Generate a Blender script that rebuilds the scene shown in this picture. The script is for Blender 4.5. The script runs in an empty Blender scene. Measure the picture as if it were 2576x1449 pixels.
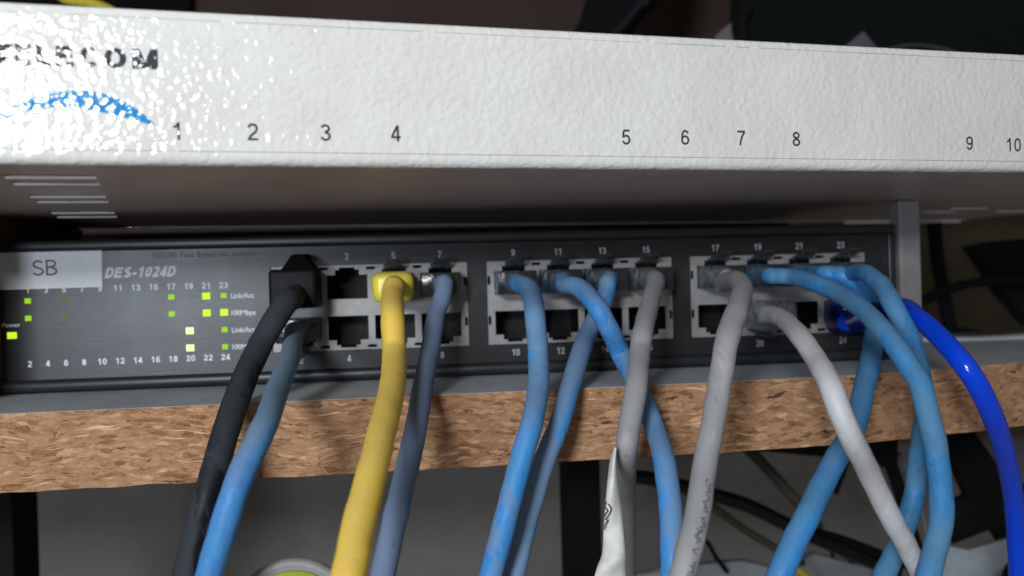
import bpy, bmesh, math, random
from mathutils import Vector, Matrix, noise
random.seed(7)
S = bpy.context.scene
COL = S.collection
MM = 0.001

# ------------------------------------------------------------------ camera
CP = Vector((-29.0716, -249.1604, 5.6386))
CR = Vector((0.9931578, -0.1134639, -0.0276336))
CU = Vector((0.0279863, 0.0015165, 0.9996072))
CF = Vector((0.1133774, 0.9935410, -0.0046816))
FPX = 2050.0
cd = bpy.data.cameras.new('camera')
cam = bpy.data.objects.new('camera', cd)
COL.objects.link(cam)
cd.sensor_width = 36.0
cd.lens = FPX / 2576 * 36
cd.clip_start = 0.005
cd.clip_end = 50
cam.matrix_world = Matrix(((CR.x, CU.x, -CF.x, CP.x * MM), (CR.y, CU.y, -CF.y, CP.y * MM), (CR.z, CU.z, -CF.z, CP.z * MM), (0, 0, 0, 1)))
cd.dof.use_dof = True
cd.dof.focus_distance = 0.195
cd.dof.aperture_fstop = 12.5
S.camera = cam

# ------------------------------------------------------------------ light
w = bpy.data.worlds.new('World')
S.world = w
w.use_nodes = True
w.node_tree.nodes['Background'].inputs[0].default_value = (1.0, 0.93, 0.87, 1)
w.node_tree.nodes['Background'].inputs[1].default_value = 0.115

def area(name, loc, target, sx, sy, power, col):
    l = bpy.data.lights.new(name, 'AREA')
    l.shape = 'RECTANGLE'; l.size = sx * MM; l.size_y = sy * MM
    l.energy = power; l.color = col
    o = bpy.data.objects.new(name, l)
    COL.objects.link(o)
    o.location = Vector(loc) * MM
    d = (Vector(target) - Vector(loc)).normalized()
    o.rotation_euler = d.to_track_quat('-Z', 'Y').to_euler()
    return o
area('window_light', (-198, -560, 136), (-20, -20, 0), 88, 60, 1.95, (0.90, 0.95, 1.0))
area('low_window_light', (-285, -600, 0), (-40, -20, 0), 100, 90, 1.25, (0.76, 0.88, 1.0))
area('room_light', (160, -900, 420), (0, 0, 0), 500, 400, 0.25, (1.0, 0.92, 0.84))

vs = S.view_settings
vs.view_transform = 'Standard'; vs.look = 'None'; vs.exposure = 0; vs.gamma = 1; vs.use_curve_mapping = False
S.render.engine = 'CYCLES'
S.cycles.max_bounces = 8
S.cycles.transparent_max_bounces = 12

# ------------------------------------------------------------------ helpers
def tag(o, label=None, cat=None, group=None, kind=None):
    if label: o['label'] = label
    if cat: o['category'] = cat
    if group: o['group'] = group
    if kind: o['kind'] = kind
    return o

def empty(name, loc=(0, 0, 0), rz=0.0):
    o = bpy.data.objects.new(name, None)
    COL.objects.link(o)
    o.empty_display_size = 0.01
    o.location = Vector(loc) * MM
    o.rotation_euler = (0, 0, rz)
    return o

def mk(name, verts, faces, mat, parent=None, smooth=False, flip=False):
    me = bpy.data.meshes.new(name)
    me.from_pydata([tuple(Vector(v) * MM) for v in verts], [], faces)
    bm = bmesh.new(); bm.from_mesh(me)
    bmesh.ops.recalc_face_normals(bm, faces=bm.faces)
    bm.to_mesh(me); bm.free()
    if smooth:
        for p in me.polygons: p.use_smooth = True
    me.materials.append(mat)
    o = bpy.data.objects.new(name, me)
    COL.objects.link(o)
    if parent: o.parent = parent
    return o

class MB:
    def __init__(s): s.v = []; s.f = []
    def add(s, v, f):
        b = len(s.v); s.v += [tuple(x) for x in v]; s.f += [tuple(i + b for i in q) for q in f]; return s
    def box(s, x0, x1, y0, y1, z0, z1):
        v = [(x, y, z) for x in (x0, x1) for y in (y0, y1) for z in (z0, z1)]
        return s.add(v, [(0, 1, 3, 2), (4, 6, 7, 5), (0, 4, 5, 1), (2, 3, 7, 6), (0, 2, 6, 4), (1, 5, 7, 3)])
    def rbox(s, x0, x1, y0, y1, z0, z1, r=0.5, seg=3):
        bm = bmesh.new()
        bmesh.ops.create_cube(bm, size=1)
        for v in bm.verts:
            v.co = Vector(((x0 + x1) / 2 + v.co.x * (x1 - x0), (y0 + y1) / 2 + v.co.y * (y1 - y0), (z0 + z1) / 2 + v.co.z * (z1 - z0)))
        bmesh.ops.bevel(bm, geom=list(bm.edges), offset=r, segments=seg, profile=0.5, affect='EDGES')
        return s.bm(bm)
    def bm(s, bm):
        bm.verts.index_update()
        s.add([v.co for v in bm.verts], [tuple(v.index for v in f.verts) for f in bm.faces]); bm.free(); return s
    def prism(s, pts, y0, y1):      # outline in x,z
        n = len(pts)
        v = [(x, y0, z) for x, z in pts] + [(x, y1, z) for x, z in pts]
        return s.add(v, [tuple(range(n)), tuple(range(2 * n - 1, n - 1, -1))] + [(i, (i + 1) % n, n + (i + 1) % n, n + i) for i in range(n)])
    def xf(s, fn): s.v = [tuple(fn(Vector(v))) for v in s.v]; return s
    def build(s, name, mat, parent=None, smooth=False): return mk(name, s.v, s.f, mat, parent, smooth)

def smooth_angle(o, deg=35):
    me = o.data
    for p in me.polygons: p.use_smooth = True
    bm = bmesh.new(); bm.from_mesh(me)
    for e in bm.edges:
        if len(e.link_faces) == 2 and e.calc_face_angle(0) > math.radians(deg): e.smooth = False
    bm.to_mesh(me); bm.free()
    return o

def plate(rect, holes, y0, y1, extra=()):
    """flat plate with rectangular holes, outline rect (x0,x1,z0,z1)"""
    xs = sorted({round(v, 4) for q in [rect] + holes for v in q[:2]})
    zs = sorted({round(v, 4) for q in [rect] + holes for v in q[2:]})
    xs = [x for x in xs if rect[0] - 1e-6 <= x <= rect[1] + 1e-6]; zs = [z for z in zs if rect[2] - 1e-6 <= z <= rect[3] + 1e-6]
    nx, nz = len(xs) - 1, len(zs) - 1
    def filled(i, k):
        if i < 0 or k < 0 or i >= nx or k >= nz: return False
        cx, cz = (xs[i] + xs[i + 1]) / 2, (zs[k] + zs[k + 1]) / 2
        return not any(h[0] < cx < h[1] and h[2] < cz < h[3] for h in holes)
    vd = {}; V = []; F = []
    def vi(i, k, y):
        key = (i, k, y)
        if key not in vd: vd[key] = len(V); V.append((xs[i], y, zs[k]))
        return vd[key]
    for i in range(nx):
        for k in range(nz):
            if not filled(i, k): continue
            F.append((vi(i, k, y0), vi(i + 1, k, y0), vi(i + 1, k + 1, y0), vi(i, k + 1, y0)))
            F.append((vi(i, k, y1), vi(i, k + 1, y1), vi(i + 1, k + 1, y1), vi(i + 1, k, y1)))
            for di, dk, a, b in ((-1, 0, (i, k), (i, k + 1)), (1, 0, (i + 1, k + 1), (i + 1, k)), (0, -1, (i + 1, k), (i, k)), (0, 1, (i, k + 1), (i + 1, k + 1))):
                if not filled(i + di, k + dk):
                    F.append((vi(*a, y0), vi(*b, y0), vi(*b, y1), vi(*a, y1)))
    m = MB(); m.v = V; m.f = F
    return m

def catmull(P, n=10):
    P = [P[0]] + list(P) + [P[-1]]
    out = []
    for i in range(1, len(P) - 2):
        p0, p1, p2, p3 = P[i - 1:i + 3]
        for j in range(n):
            t = j / n
            out.append(tuple(0.5 * (2 * b + (c - a) * t + (2 * a - 5 * b + 4 * c - d) * t * t + (3 * b - a - 3 * c + d) * t ** 3) for a, b, c, d in zip(p0, p1, p2, p3)))
    out.append(tuple(P[-2]))
    return out

def tube_mesh(pts, rad, seg=24, lump=0.0, seed=0, flat=None, m=None):
    """pts: list of Vector, rad: radius or list. One closed swept tube."""
    m = m or MB()
    n = len(pts)
    if not isinstance(rad, (list, tuple)): rad = [rad] * n
    T = [(pts[min(i + 1, n - 1)] - pts[max(i - 1, 0)]).normalized() for i in range(n)]
    up = Vector((0, 0, 1)) if abs(T[0].z) < 0.9 else Vector((1, 0, 0))
    N = (up - T[0] * up.dot(T[0])).normalized()
    V = []; F = []
    for i in range(n):
        N = (N - T[i] * N.dot(T[i])).normalized()
        B = T[i].cross(N)
        for k in range(seg):
            a = 2 * math.pi * k / seg
            d = N * math.cos(a) + B * math.sin(a)
            r = rad[i]
            p = pts[i] + d * r
            if lump: p = p + d * (noise.noise(p * 0.22 + Vector((seed, 0, 0))) * lump)
            V.append(p)
    for i in range(n - 1):
        for k in range(seg):
            F.append((i * seg + k, i * seg + (k + 1) % seg, (i + 1) * seg + (k + 1) % seg, (i + 1) * seg + k))
    F.append(tuple(range(seg))); F.append(tuple(range((n - 1) * seg, n * seg)))
    return m.add(V, F)

def at(x, y, z):
    """point seen at (x, y) of the 2576 px wide photograph, z mm in front of the lens"""
    return CP + (CF + CR * ((x - 1288) / FPX) - CU * ((y - 724.5) / FPX)) * z

FONT_CACHE = {}
def text(txt, size, mat, parent, pos, name='lettering', bold=0.0, shear=0.0, sx=1.0, rot=0.0, yoff=-0.02, spacing=1.0, thick=0.015, align='CENTER'):
    """flat printed text in the x-z plane facing -y, cap height `size` mm, centred on pos (x, z)"""
    cu = bpy.data.curves.new('t', 'FONT')
    cu.body = txt; cu.size = 1.0; cu.align_x = 'LEFT'
    cu.offset = bold; cu.shear = shear; cu.space_character = spacing
    cu.extrude = 0.0; cu.resolution_u = 4; cu.fill_mode = 'FRONT' if hasattr(cu, 'fill_mode') else cu.fill_mode
    to = bpy.data.objects.new('t', cu)
    COL.objects.link(to)
    dg = bpy.context.evaluated_depsgraph_get()
    me = bpy.data.meshes.new_from_object(to.evaluated_get(dg))
    bpy.data.objects.remove(to); bpy.data.curves.remove(cu)
    vs_ = [v.co.copy() for v in me.vertices]
    fs = [tuple(p.vertices) for p in me.polygons]
    bpy.data.meshes.remove(me)
    cap = 0.729
    xs = [v.x for v in vs_]
    cx = (min(xs) + max(xs)) / 2 if align == 'CENTER' else min(xs)
    k = size / cap
    c, s_ = math.cos(rot), math.sin(rot)
    out = []
    for v in vs_:
        x = (v.x - cx) * k * sx; z = (v.y - cap / 2) * k
        out.append(((pos[0] + x * c - z * s_), yoff, pos[1] + x * s_ + z * c))
    m2 = bpy.data.meshes.new(name)
    m2.from_pydata([tuple(Vector(v) * MM) for v in out], [], fs)
    m2.materials.append(mat)
    o = bpy.data.objects.new(name, m2)
    COL.objects.link(o)
    if parent: o.parent = parent
    return o

def _arc(cx, cz, rx, rz, a0, a1, n=14, p=2.0):
    out = []
    for i in range(n + 1):
        a = math.radians(a0 + (a1 - a0) * i / n)
        c, q = math.cos(a), math.sin(a)
        e = 2.0 / p
        out.append((cx + rx * math.copysign(abs(c) ** e, c), cz + rz * math.copysign(abs(q) ** e, q)))
    return out
def glyph(ch, t, wd=0.56):
    """grotesque letter as centre-line strokes, cap height 1 -> (strokes, advance)"""
    h = t / 2; L, Rr, B, T_ = h, wd - h, h, 1 - h; cx = wd / 2; rx = wd / 2 - h
    if ch == '0': return [_arc(cx, .5, rx, .5 - h, 0, 360, 32, 2.3)], wd
    if ch == '1': return [[(wd * .16, .72), (wd * .42, .78), (wd * .56, .9), (wd * .60, 1.0)], [(wd * .62, 1), (wd * .62, 0)]], wd
    if ch == '2': return [_arc(cx, .70, rx, .30 - h, 170, -12, 14, 2.1) + [(cx + rx * .72, .50), (cx - rx * .35, .30), (L + .01, .10), (L, B)], [(L - h * .6, B), (wd, B)]], wd
    if ch == '3': return [_arc(cx - .01, .745, rx * .92, .255 - h, 165, -80, 14), _arc(cx, .28, rx, .28 - h, 82, -168, 16), [(cx - rx * .25, .535), (cx + rx * .12, .535)]], wd
    if ch == '4': return [[(wd * .70, 0), (wd * .70, 1)], [(wd * .66, .97), (h * .9, .30)], [(0.0, .27), (wd, .27)]], wd
    if ch == '5': return [[(wd * .93, T_), (wd * .22, T_)], [(wd * .24, 1 - h * 1.2), (wd * .14, .47)], _arc(cx, .335, rx, .335 - h, 140, -165, 18)], wd
    if ch == '6': return [_arc(cx, .32, rx, .32 - h, 0, 360, 26), _arc(cx + .02, .5, rx, .5 - h, 35, 195, 16, 2.2)], wd
    if ch == '9': return [_arc(cx, .68, rx, .32 - h, 0, 360, 26), _arc(cx - .02, .5, rx, .5 - h, -145, 15, 16, 2.2)], wd
    if ch == '7': return [[(0.02, T_), (wd, T_)], [(Rr + h * .4, T_ - h * .6), (wd * .62, .60), (wd * .44, .28), (wd * .38, 0)]], wd
    if ch == '8': return [_arc(cx, .755, rx * .88, .245 - h, 0, 360, 24), _arc(cx, .275, rx, .275 - h, 0, 360, 26)], wd
    if ch == '-': return [[(.0, .38), (.40, .38)]], .40
    W = wd * 1.22
    if ch == 'T': return [[(0, T_), (W, T_)], [(W / 2, 0), (W / 2, 1 - t)]], W
    if ch == 'E': return [[(h, 0), (h, 1)], [(t, T_), (W * .95, T_)], [(t, .52), (W * .9, .52)], [(t, B), (W, B)]], W
    if ch == 'L': return [[(h, 0), (h, 1)], [(t, B), (W * .9, B)]], W * .9
    if ch == 'C': return [_arc(W / 2, .5, W / 2 - h, .5 - h, 40, 320, 26, 2.1)], W
    if ch == 'O': return [_arc(W * .54, .5, W * .54 - h, .5 - h, 0, 360, 32, 2.1)], W * 1.08
    if ch == 'M': return [[(h, 0), (h, 1)], [(W * 1.15 - h, 0), (W * 1.15 - h, 1)], [(h, .98), (W * .575, h * .3)], [(W * 1.15 - h, .98), (W * .575, h * .3)]], W * 1.15
    if ch == 'D': return [[(h, 0), (h, 1)], [(t, B)] + _arc(W * .45, .5, W * .55 - h, .5 - h, -88, 88, 18, 2.3) + [(t, T_)]], W
    if ch == 'S': return [_arc(W / 2, .735, W / 2 - h - .02, .265 - h, 22, 262, 14) + _arc(W / 2, .27, W / 2 - h, .27 - h, 80, -158, 14)], W
    if ch == 'B': return [[(h, 0), (h, 1)], [(t, T_)] + _arc(W * .5, .755, W * .42 - h, .245 - h, 85, -85, 12) + [(t, .52)], [(W * .5, .51)] + _arc(W * .5, .27, W * .5 - h, .27 - h, 82, -85, 12) + [(t, B)]], W
    return [], wd * .5
def grot(txt, size, mat, parent, pos, name='numeral', t=0.13, sx=1.0, shear=0.0, rot=0.0, yoff=-0.03, gap=0.1, wd=0.56, width=None):
    V = []; F = []; x0 = 0.0; k = 0
    for ch in txt:
        st_, adv = glyph(ch, t, wd)
        for P_ in st_:
            closed = len(P_) > 20 and abs(P_[0][0] - P_[-1][0]) + abs(P_[0][1] - P_[-1][1]) < 1e-3
            n_ = len(P_); b_ = len(V); k += 1
            for i, (px, pz) in enumerate(P_):
                if closed: a, c = P_[(i - 1) % (n_ - 1)], P_[(i + 1) % (n_ - 1)]
                else: a, c = P_[max(i - 1, 0)], P_[min(i + 1, n_ - 1)]
                d1 = Vector((px - a[0], pz - a[1])); d2 = Vector((c[0] - px, c[1] - pz))
                if d1.length < 1e-9: d1 = d2
                if d2.length < 1e-9: d2 = d1
                d = (d1.normalized() + d2.normalized()).normalized()
                mit = min(1.6, 1 / max(0.3, d.dot(d2.normalized())))
                nx_, nz_ = -d.y * t / 2 * mit, d.x * t / 2 * mit
                V += [(x0 + px + nx_, k, pz + nz_), (x0 + px - nx_, k, pz - nz_)]
            for i in range(n_ - 1): F.append((b_ + 2 * i, b_ + 2 * i + 1, b_ + 2 * i + 3, b_ + 2 * i + 2))
        x0 += adv + gap
    x0 -= gap
    if width: sx = width / (x0 * size)
    c, q = math.cos(rot), math.sin(rot)
    out = []
    for vx, vk, vz in V:
        X = (vx - x0 / 2) * size * sx + (vz - .5) * size * shear; Z = (vz - .5) * size
        out.append((pos[0] + X * c - Z * q, yoff - 0.002 * (vk % 7), pos[1] + X * q + Z * c))
    me = bpy.data.meshes.new(name)
    me.from_pydata([tuple(Vector(v) * MM) for v in out], [], F); me.materials.append(mat)
    for p in me.polygons:
        if p.normal.y > 0: p.flip()
    o = bpy.data.objects.new(name, me); COL.objects.link(o)
    if parent: o.parent = parent
    return o

# ------------------------------------------------------------------ materials
def lin(r, g, b):
    f = lambda c: (c / 255 / 12.92) if c / 255 <= 0.04045 else ((c / 255 + 0.055) / 1.055) ** 2.4
    return (f(r), f(g), f(b), 1)

class M:
    def __init__(s, name, col=(0.5, 0.5, 0.5, 1), rough=0.5, metal=0.0, spec=0.5):
        s.m = bpy.data.materials.new(name); s.m.use_nodes = True
        s.nt = s.m.node_tree; s.b = s.nt.nodes['Principled BSDF']
        s.b.inputs['Base Color'].default_value = col
        s.b.inputs['Roughness'].default_value = rough
        s.b.inputs['Metallic'].default_value = metal
        s.b.inputs['Specular IOR Level'].default_value = spec
        s.tc = None
    def n(s, t, **kw):
        x = s.nt.nodes.new(t)
        for k, v in kw.items():
            if k.startswith('_'): setattr(x, k[1:], v)
            else: x.inputs[k.replace('_', ' ')].default_value = v
        return x
    def l(s, a, b): s.nt.links.new(a, b)
    def coord(s, scale=(1, 1, 1), src='Object'):
        if not s.tc: s.tc = s.n('ShaderNodeTexCoord')
        mp = s.n('ShaderNodeMapping'); mp.inputs['Scale'].default_value = [1000 * v for v in scale]   # texture space in mm
        s.l(s.tc.outputs[src], mp.inputs['Vector'])
        return mp.outputs[0]
    def noise(s, co, scale, detail=3, rough=0.5, dist=0.0):
        x = s.n('ShaderNodeTexNoise'); x.inputs['Scale'].default_value = scale; x.inputs['Detail'].default_value = detail
        x.inputs['Roughness'].default_value = rough; x.inputs['Distortion'].default_value = dist
        s.l(co, x.inputs['Vector']); return x.outputs['Fac']
    def ramp(s, fac, stops):
        x = s.n('ShaderNodeValToRGB'); e = x.color_ramp.elements
        while len(e) < len(stops): e.new(0.5)
        for i, (p, c) in enumerate(stops): e[i].position = p; e[i].color = c
        s.l(fac, x.inputs[0]); return x.outputs[0]
    def mix(s, fac, a, b, mode='MIX'):
        x = s.n('ShaderNodeMix', _data_type='RGBA', _blend_type=mode)
        for i, v in ((0, fac), (6, a), (7, b)):
            if hasattr(v, 'links'): s.l(v, x.inputs[i])
            else: x.inputs[i].default_value = v
        return x.outputs[2]
    def bump(s, h, dist, strength=1.0, prev=None):
        x = s.n('ShaderNodeBump'); x.inputs['Distance'].default_value = dist * MM; x.inputs['Strength'].default_value = strength
        s.l(h, x.inputs['Height'])
        if prev: s.l(prev, x.inputs['Normal'])
        return x.outputs[0]
    def set(s, **kw):
        for k, v in kw.items():
            i = s.b.inputs[k.replace('_', ' ')]
            if hasattr(v, 'links'): s.l(v, i)
            else: i.default_value = v
        return s

def hammered(name, col, col2=None):
    m = M(name, col, 0.12, spec=0.62)
    co = m.coord()
    n1 = m.noise(co, 0.7, 0.6, 0.4, 0.5)
    n2 = m.noise(co, 0.3, 1.0, 0.5)
    a = m.n('ShaderNodeMath', _operation='MULTIPLY_ADD'); m.l(n2, a.inputs[0]); a.inputs[1].default_value = 0.8; m.l(n1, a.inputs[2])
    m.set(Normal=m.bump(a.outputs[0], 0.225))
    g = m.noise(m.coord((0.06, 0.06, 0.06)), 1.0, 4, 0.6)
    if col2: m.set(Base_Color=m.ramp(g, [(0.35, col), (0.7, col2)]))
    return m
def hset(m): return m.m
paint = hset(hammered('cream_hammered_paint', (0.78, 0.76, 0.72, 1), (0.72, 0.69, 0.64, 1)))
ink = hset(hammered('printed_ink', (0.045, 0.045, 0.055, 1)))
arc_ink = hset(hammered('blue_print', (0.03, 0.26, 0.58, 1)))
lip_m = M('light_catch_edge', (0.62, 0.58, 0.56, 1), 0.5).m
dirt = M('dirt_line', (0.42, 0.40, 0.37, 1), 0.8).m

def panel_mat():
    m = M('charcoal_panel', (0.03, 0.032, 0.034, 1), 0.36, spec=0.42)
    co = m.coord((0.05, 1, 1.3))
    n1 = m.noise(co, 2.2, 4, 0.6)
    m.set(Normal=m.bump(n1, 0.05, 0.6))
    d = m.noise(m.coord((0.12, 0.12, 0.12)), 1, 5, 0.65)
    m.set(Base_Color=m.ramp(d, [(0.3, (0.016, 0.017, 0.018, 1)), (0.8, (0.024, 0.024, 0.025, 1))]))
    m.set(Roughness=m.ramp(d, [(0.2, (0.32, 0.32, 0.32, 1)), (0.9, (0.39, 0.39, 0.39, 1))]))
    return m.m
panel_m = panel_mat()
bezel_m = M('bezel_plastic', (0.02, 0.022, 0.025, 1), 0.4).m
case_m = M('case_steel', (0.03, 0.03, 0.032, 1), 0.5).m
def shield_mat():
    m = M('port_shield_metal', (0.42, 0.41, 0.40, 1), 0.5, metal=0.25)
    d = m.noise(m.coord((0.4, 0.4, 0.4)), 1, 4, 0.6)
    m.set(Base_Color=m.ramp(d, [(0.3, (0.25, 0.24, 0.235, 1)), (0.75, (0.32, 0.31, 0.30, 1))]))
    return m.m
shield_m = shield_mat()
black_m = M('black_plastic', (0.004, 0.004, 0.005, 1), 0.55, spec=0.25).m
gold_m = M('gold_contact', (0.5, 0.38, 0.15, 1), 0.35, metal=1.0).m
white_ink = M('white_print', (0.74, 0.76, 0.80, 1), 0.6).m
port_ink = M('port_print', (0.50, 0.50, 0.50, 1), 0.6).m
shaded_ink = M('shaded_print', (0.055, 0.056, 0.058, 1), 0.6).m  # shade under the unit is put into this lettering's colour
def paper_mat(name, a, b):
    m = M(name, a, 0.75)
    d = m.noise(m.coord((0.25, 0.25, 0.25)), 1, 5, 0.65)
    m.set(Base_Color=m.ramp(d, [(0.35, a), (0.7, b)]), Normal=m.bump(m.noise(m.coord(), 0.9, 3), 0.06))
    return m.m
sticker_m = paper_mat('sticker_paper', (0.86, 0.86, 0.89, 1), (0.80, 0.80, 0.83, 1))
tag_m = paper_mat('cream_paper', (0.80, 0.78, 0.70, 1), (0.62, 0.60, 0.53, 1))
pencil = M('pen_ink', (0.05, 0.05, 0.06, 1), 0.7).m
sb_ink = M('label_ink', (0.12, 0.12, 0.14, 1), 0.7).m

def led(name, col, st):
    m = M(name, (0.06, 0.12, 0.0, 1), 0.4, spec=0.1)
    m.b.inputs['Emission Color'].default_value = col; m.b.inputs['Emission Strength'].default_value = st
    return m.m
led_mid = led('led_green', (0.34, 0.72, 0.0, 1), 0.85)
led_hi = led('led_bright_green', (0.62, 1.0, 0.02, 1), 1.0)
led_white = led('led_white_green', (0.80, 1.0, 0.42, 1), 1.4)
led_dim = led('led_dim_green', (0.12, 0.20, 0.10, 1), 0.35)
led_off = M('led_unlit', (0.05, 0.07, 0.035, 1), 0.5).m

def chip_mat():
    m = M('chipboard_core', (0.4, 0.24, 0.13, 1), 0.85, spec=0.2)
    base = m.coord()
    def scaled(v, sc):
        x = m.n('ShaderNodeVectorMath', _operation='MULTIPLY'); m.l(v, x.inputs[0]); x.inputs[1].default_value = sc; return x.outputs[0]
    # slow tilt of the chip layers
    tw = m.n('ShaderNodeTexNoise'); tw.inputs['Scale'].default_value = 0.09; tw.inputs['Detail'].default_value = 1.0; m.l(base, tw.inputs['Vector'])
    ad = m.n('ShaderNodeVectorMath', _operation='MULTIPLY_ADD'); m.l(tw.outputs['Color'], ad.inputs[0]); ad.inputs[1].default_value = (0, 0, 4.0); m.l(base, ad.inputs[2])
    b2 = ad.outputs[0]
    f1 = m.noise(scaled(b2, (0.33, 0.33, 1.15)), 0.95, 7, 0.64, 0.4)
    c = m.ramp(f1, [(0.28, (0.16, 0.08, 0.045, 1)), (0.38, (0.34, 0.20, 0.115, 1)), (0.50, (0.44, 0.275, 0.17, 1)), (0.62, (0.50, 0.325, 0.205, 1)), (0.74, (0.62, 0.44, 0.30, 1))])
    vo = m.n('ShaderNodeTexVoronoi', _feature='F1'); vo.inputs['Scale'].default_value = 1.0; m.l(scaled(b2, (0.32, 0.32, 1.1)), vo.inputs['Vector'])
    sp = m.n('ShaderNodeSeparateColor'); m.l(vo.outputs['Color'], sp.inputs[0])
    chips = m.ramp(sp.outputs[0], [(0.0, (0.5, 0.42, 0.36, 1)), (0.2, (0.85, 0.82, 0.78, 1)), (0.8, (1.0, 1.0, 1.0, 1)), (1.0, (1.4, 1.45, 1.5, 1))])
    c = m.mix(0.85, c, chips, 'MULTIPLY')
    holes = m.noise(scaled(b2, (0.25, 0.25, 0.75)), 0.6, 5, 0.7)
    hm = m.ramp(holes, [(0.33, (0.9, 0.9, 0.9, 1)), (0.385, (0, 0, 0, 1))])
    c = m.mix(hm, c, (0.07, 0.03, 0.015, 1))
    sl = m.noise(scaled(b2, (0.11, 0.11, 1.9)), 0.8, 2, 0.4)
    c = m.mix(m.ramp(sl, [(0.70, (0, 0, 0, 1)), (0.73, (0.8, 0.8, 0.8, 1))]), c, (0.80, 0.62, 0.42, 1))
    sp2 = m.noise(base, 2.2, 4, 0.7)
    c = m.mix(0.35, c, m.ramp(sp2, [(0.35, (0.45, 0.4, 0.36, 1)), (0.6, (1.1, 1.1, 1.1, 1))]), 'MULTIPLY')
    c = m.mix(1.0, c, (1.08, 0.93, 0.79, 1), 'MULTIPLY')
    m.set(Base_Color=c)
    h = m.mix(0.45, f1, sp.outputs[0])
    h = m.mix(0.2, h, sp2)
    h = m.mix(hm, h, (0, 0, 0, 1))
    m.set(Normal=m.bump(h, 0.32, 0.9))
    return m.m
chip_m = chip_mat()
def dusty(name, a, b, rough=0.6, sc=0.08, bump=0.05):
    m = M(name, a, rough, spec=0.5 if a[0] > 0.15 else 0.2)
    d = m.noise(m.coord((sc, sc, sc)), 1, 6, 0.7)
    f = m.noise(m.coord(), 0.6, 3, 0.6)
    m.set(Base_Color=m.ramp(d, [(0.38, a), (0.66, b)]), Normal=m.bump(f, bump))
    return m.m
lam_m = dusty('grey_laminate', (0.56, 0.60, 0.64, 1), (0.44, 0.475, 0.51, 1), 0.55, 0.06)

def cable_mat(name, base, dust, amount=0.5, rough=0.5, fine=0.35, seed=0.0, spec=0.5, film=None):
    """amount 0..1 of dust; patches with their own ragged shape"""
    m = M(name, base, rough, spec=spec)
    mp = m.coord((0.055, 0.055, 0.032))
    off = m.n('ShaderNodeVectorMath', _operation='ADD'); off.inputs[1].default_value = (seed, seed * 1.7, -seed); m.l(mp, off.inputs[0])
    d = m.noise(off.outputs[0], 1.0, 5, 0.62, 0.6)
    lo = 0.62 - 0.34 * amount
    f1 = m.ramp(d, [(lo, (0, 0, 0, 1)), (lo + 0.05, (0.78, 0.78, 0.78, 1))])
    # dust settles where the jacket faces up
    geo = m.n('ShaderNodeNewGeometry'); sp = m.n('ShaderNodeSeparateXYZ'); m.l(geo.outputs['Normal'], sp.inputs[0])
    f2 = m.ramp(sp.outputs[2], [(0.25, (0, 0, 0, 1)), (0.75, (0.75, 0.75, 0.75, 1))])
    mx = m.n('ShaderNodeMath', _operation='MAXIMUM'); m.l(f1, mx.inputs[0]); m.l(f2, mx.inputs[1])
    mxo = mx.outputs[0]
    if film:    # settled film over one stretch of the jacket, (from, to, strength) in mm of height, ragged ends
        sz = m.n('ShaderNodeSeparateXYZ'); m.l(geo.outputs['Position'], sz.inputs[0])
        wv = m.n('ShaderNodeMath', _operation='MULTIPLY_ADD'); m.l(d, wv.inputs[0]); wv.inputs[1].default_value = 0.03; m.l(sz.outputs[2], wv.inputs[2])
        mr = m.n('ShaderNodeMapRange'); m.l(wv.outputs[0], mr.inputs[0])
        mr.inputs[1].default_value = film[0] * MM + 0.015; mr.inputs[2].default_value = film[0] * MM + 0.015 + 0.004; mr.inputs[3].default_value = 0; mr.inputs[4].default_value = film[1]
        m2 = m.n('ShaderNodeMath', _operation='MAXIMUM'); m.l(mxo, m2.inputs[0]); m.l(mr.outputs[0], m2.inputs[1]); mxo = m2.outputs[0]
    sm = m.noise(m.coord((0.9, 0.9, 0.5)), 1, 4, 0.7)
    c0 = m.mix(m.ramp(sm, [(0.35, (0, 0, 0, 1)), (0.75, (1, 1, 1, 1))]), base, tuple(min(1, v * (1 + fine)) for v in base[:3]) + (1,))
    spk = m.noise(m.coord((0.7, 0.7, 0.25)), 1.0, 4, 0.6)
    c1 = m.mix(mxo, c0, dust)
    c1 = m.mix(m.ramp(spk, [(0.26, (0.65, 0.65, 0.65, 1)), (0.36, (0, 0, 0, 1))]), c1, tuple(v * 0.45 for v in base[:3]) + (1,))
    m.set(Base_Color=c1)
    rr = m.mix(mxo, (rough, rough, rough, 1), (0.85, 0.85, 0.85, 1))
    m.set(Roughness=rr)
    m.set(Normal=m.bump(m.noise(m.coord(), 0.5, 4, 0.6), 0.05))
    return m.m

def clear_mat(name, tint=(0.75, 0.78, 0.78, 1), rough=0.18):
    m = M(name, tint, rough)
    m.b.inputs['Transmission Weight'].default_value = 0.96
    m.b.inputs['IOR'].default_value = 1.35
    d = m.noise(m.coord((0.5, 0.5, 0.5)), 1, 4, 0.6)
    m.set(Roughness=m.ramp(d, [(0.35, (rough, rough, rough, 1)), (0.75, (0.35, 0.35, 0.35, 1))]))
    m.set(Normal=m.bump(m.noise(m.coord(), 0.35, 2), 0.15))
    return m.m
clear_m = clear_mat('smoky_clear_plastic', (0.50, 0.53, 0.53, 1), 0.08)
clear_lt = clear_mat('milky_clear_plastic', (0.9, 0.92, 0.92, 1), 0.12)

# ------------------------------------------------------------------ the setting
wall_m = dusty('grey_plaster', (0.26, 0.25, 0.235, 1), (0.21, 0.20, 0.19, 1), 0.9, 0.012, 0.3)
o = MB().box(-900, 1400, 330, 345, -700, 900).build('back_wall', wall_m); tag(o, kind='structure')

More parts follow.
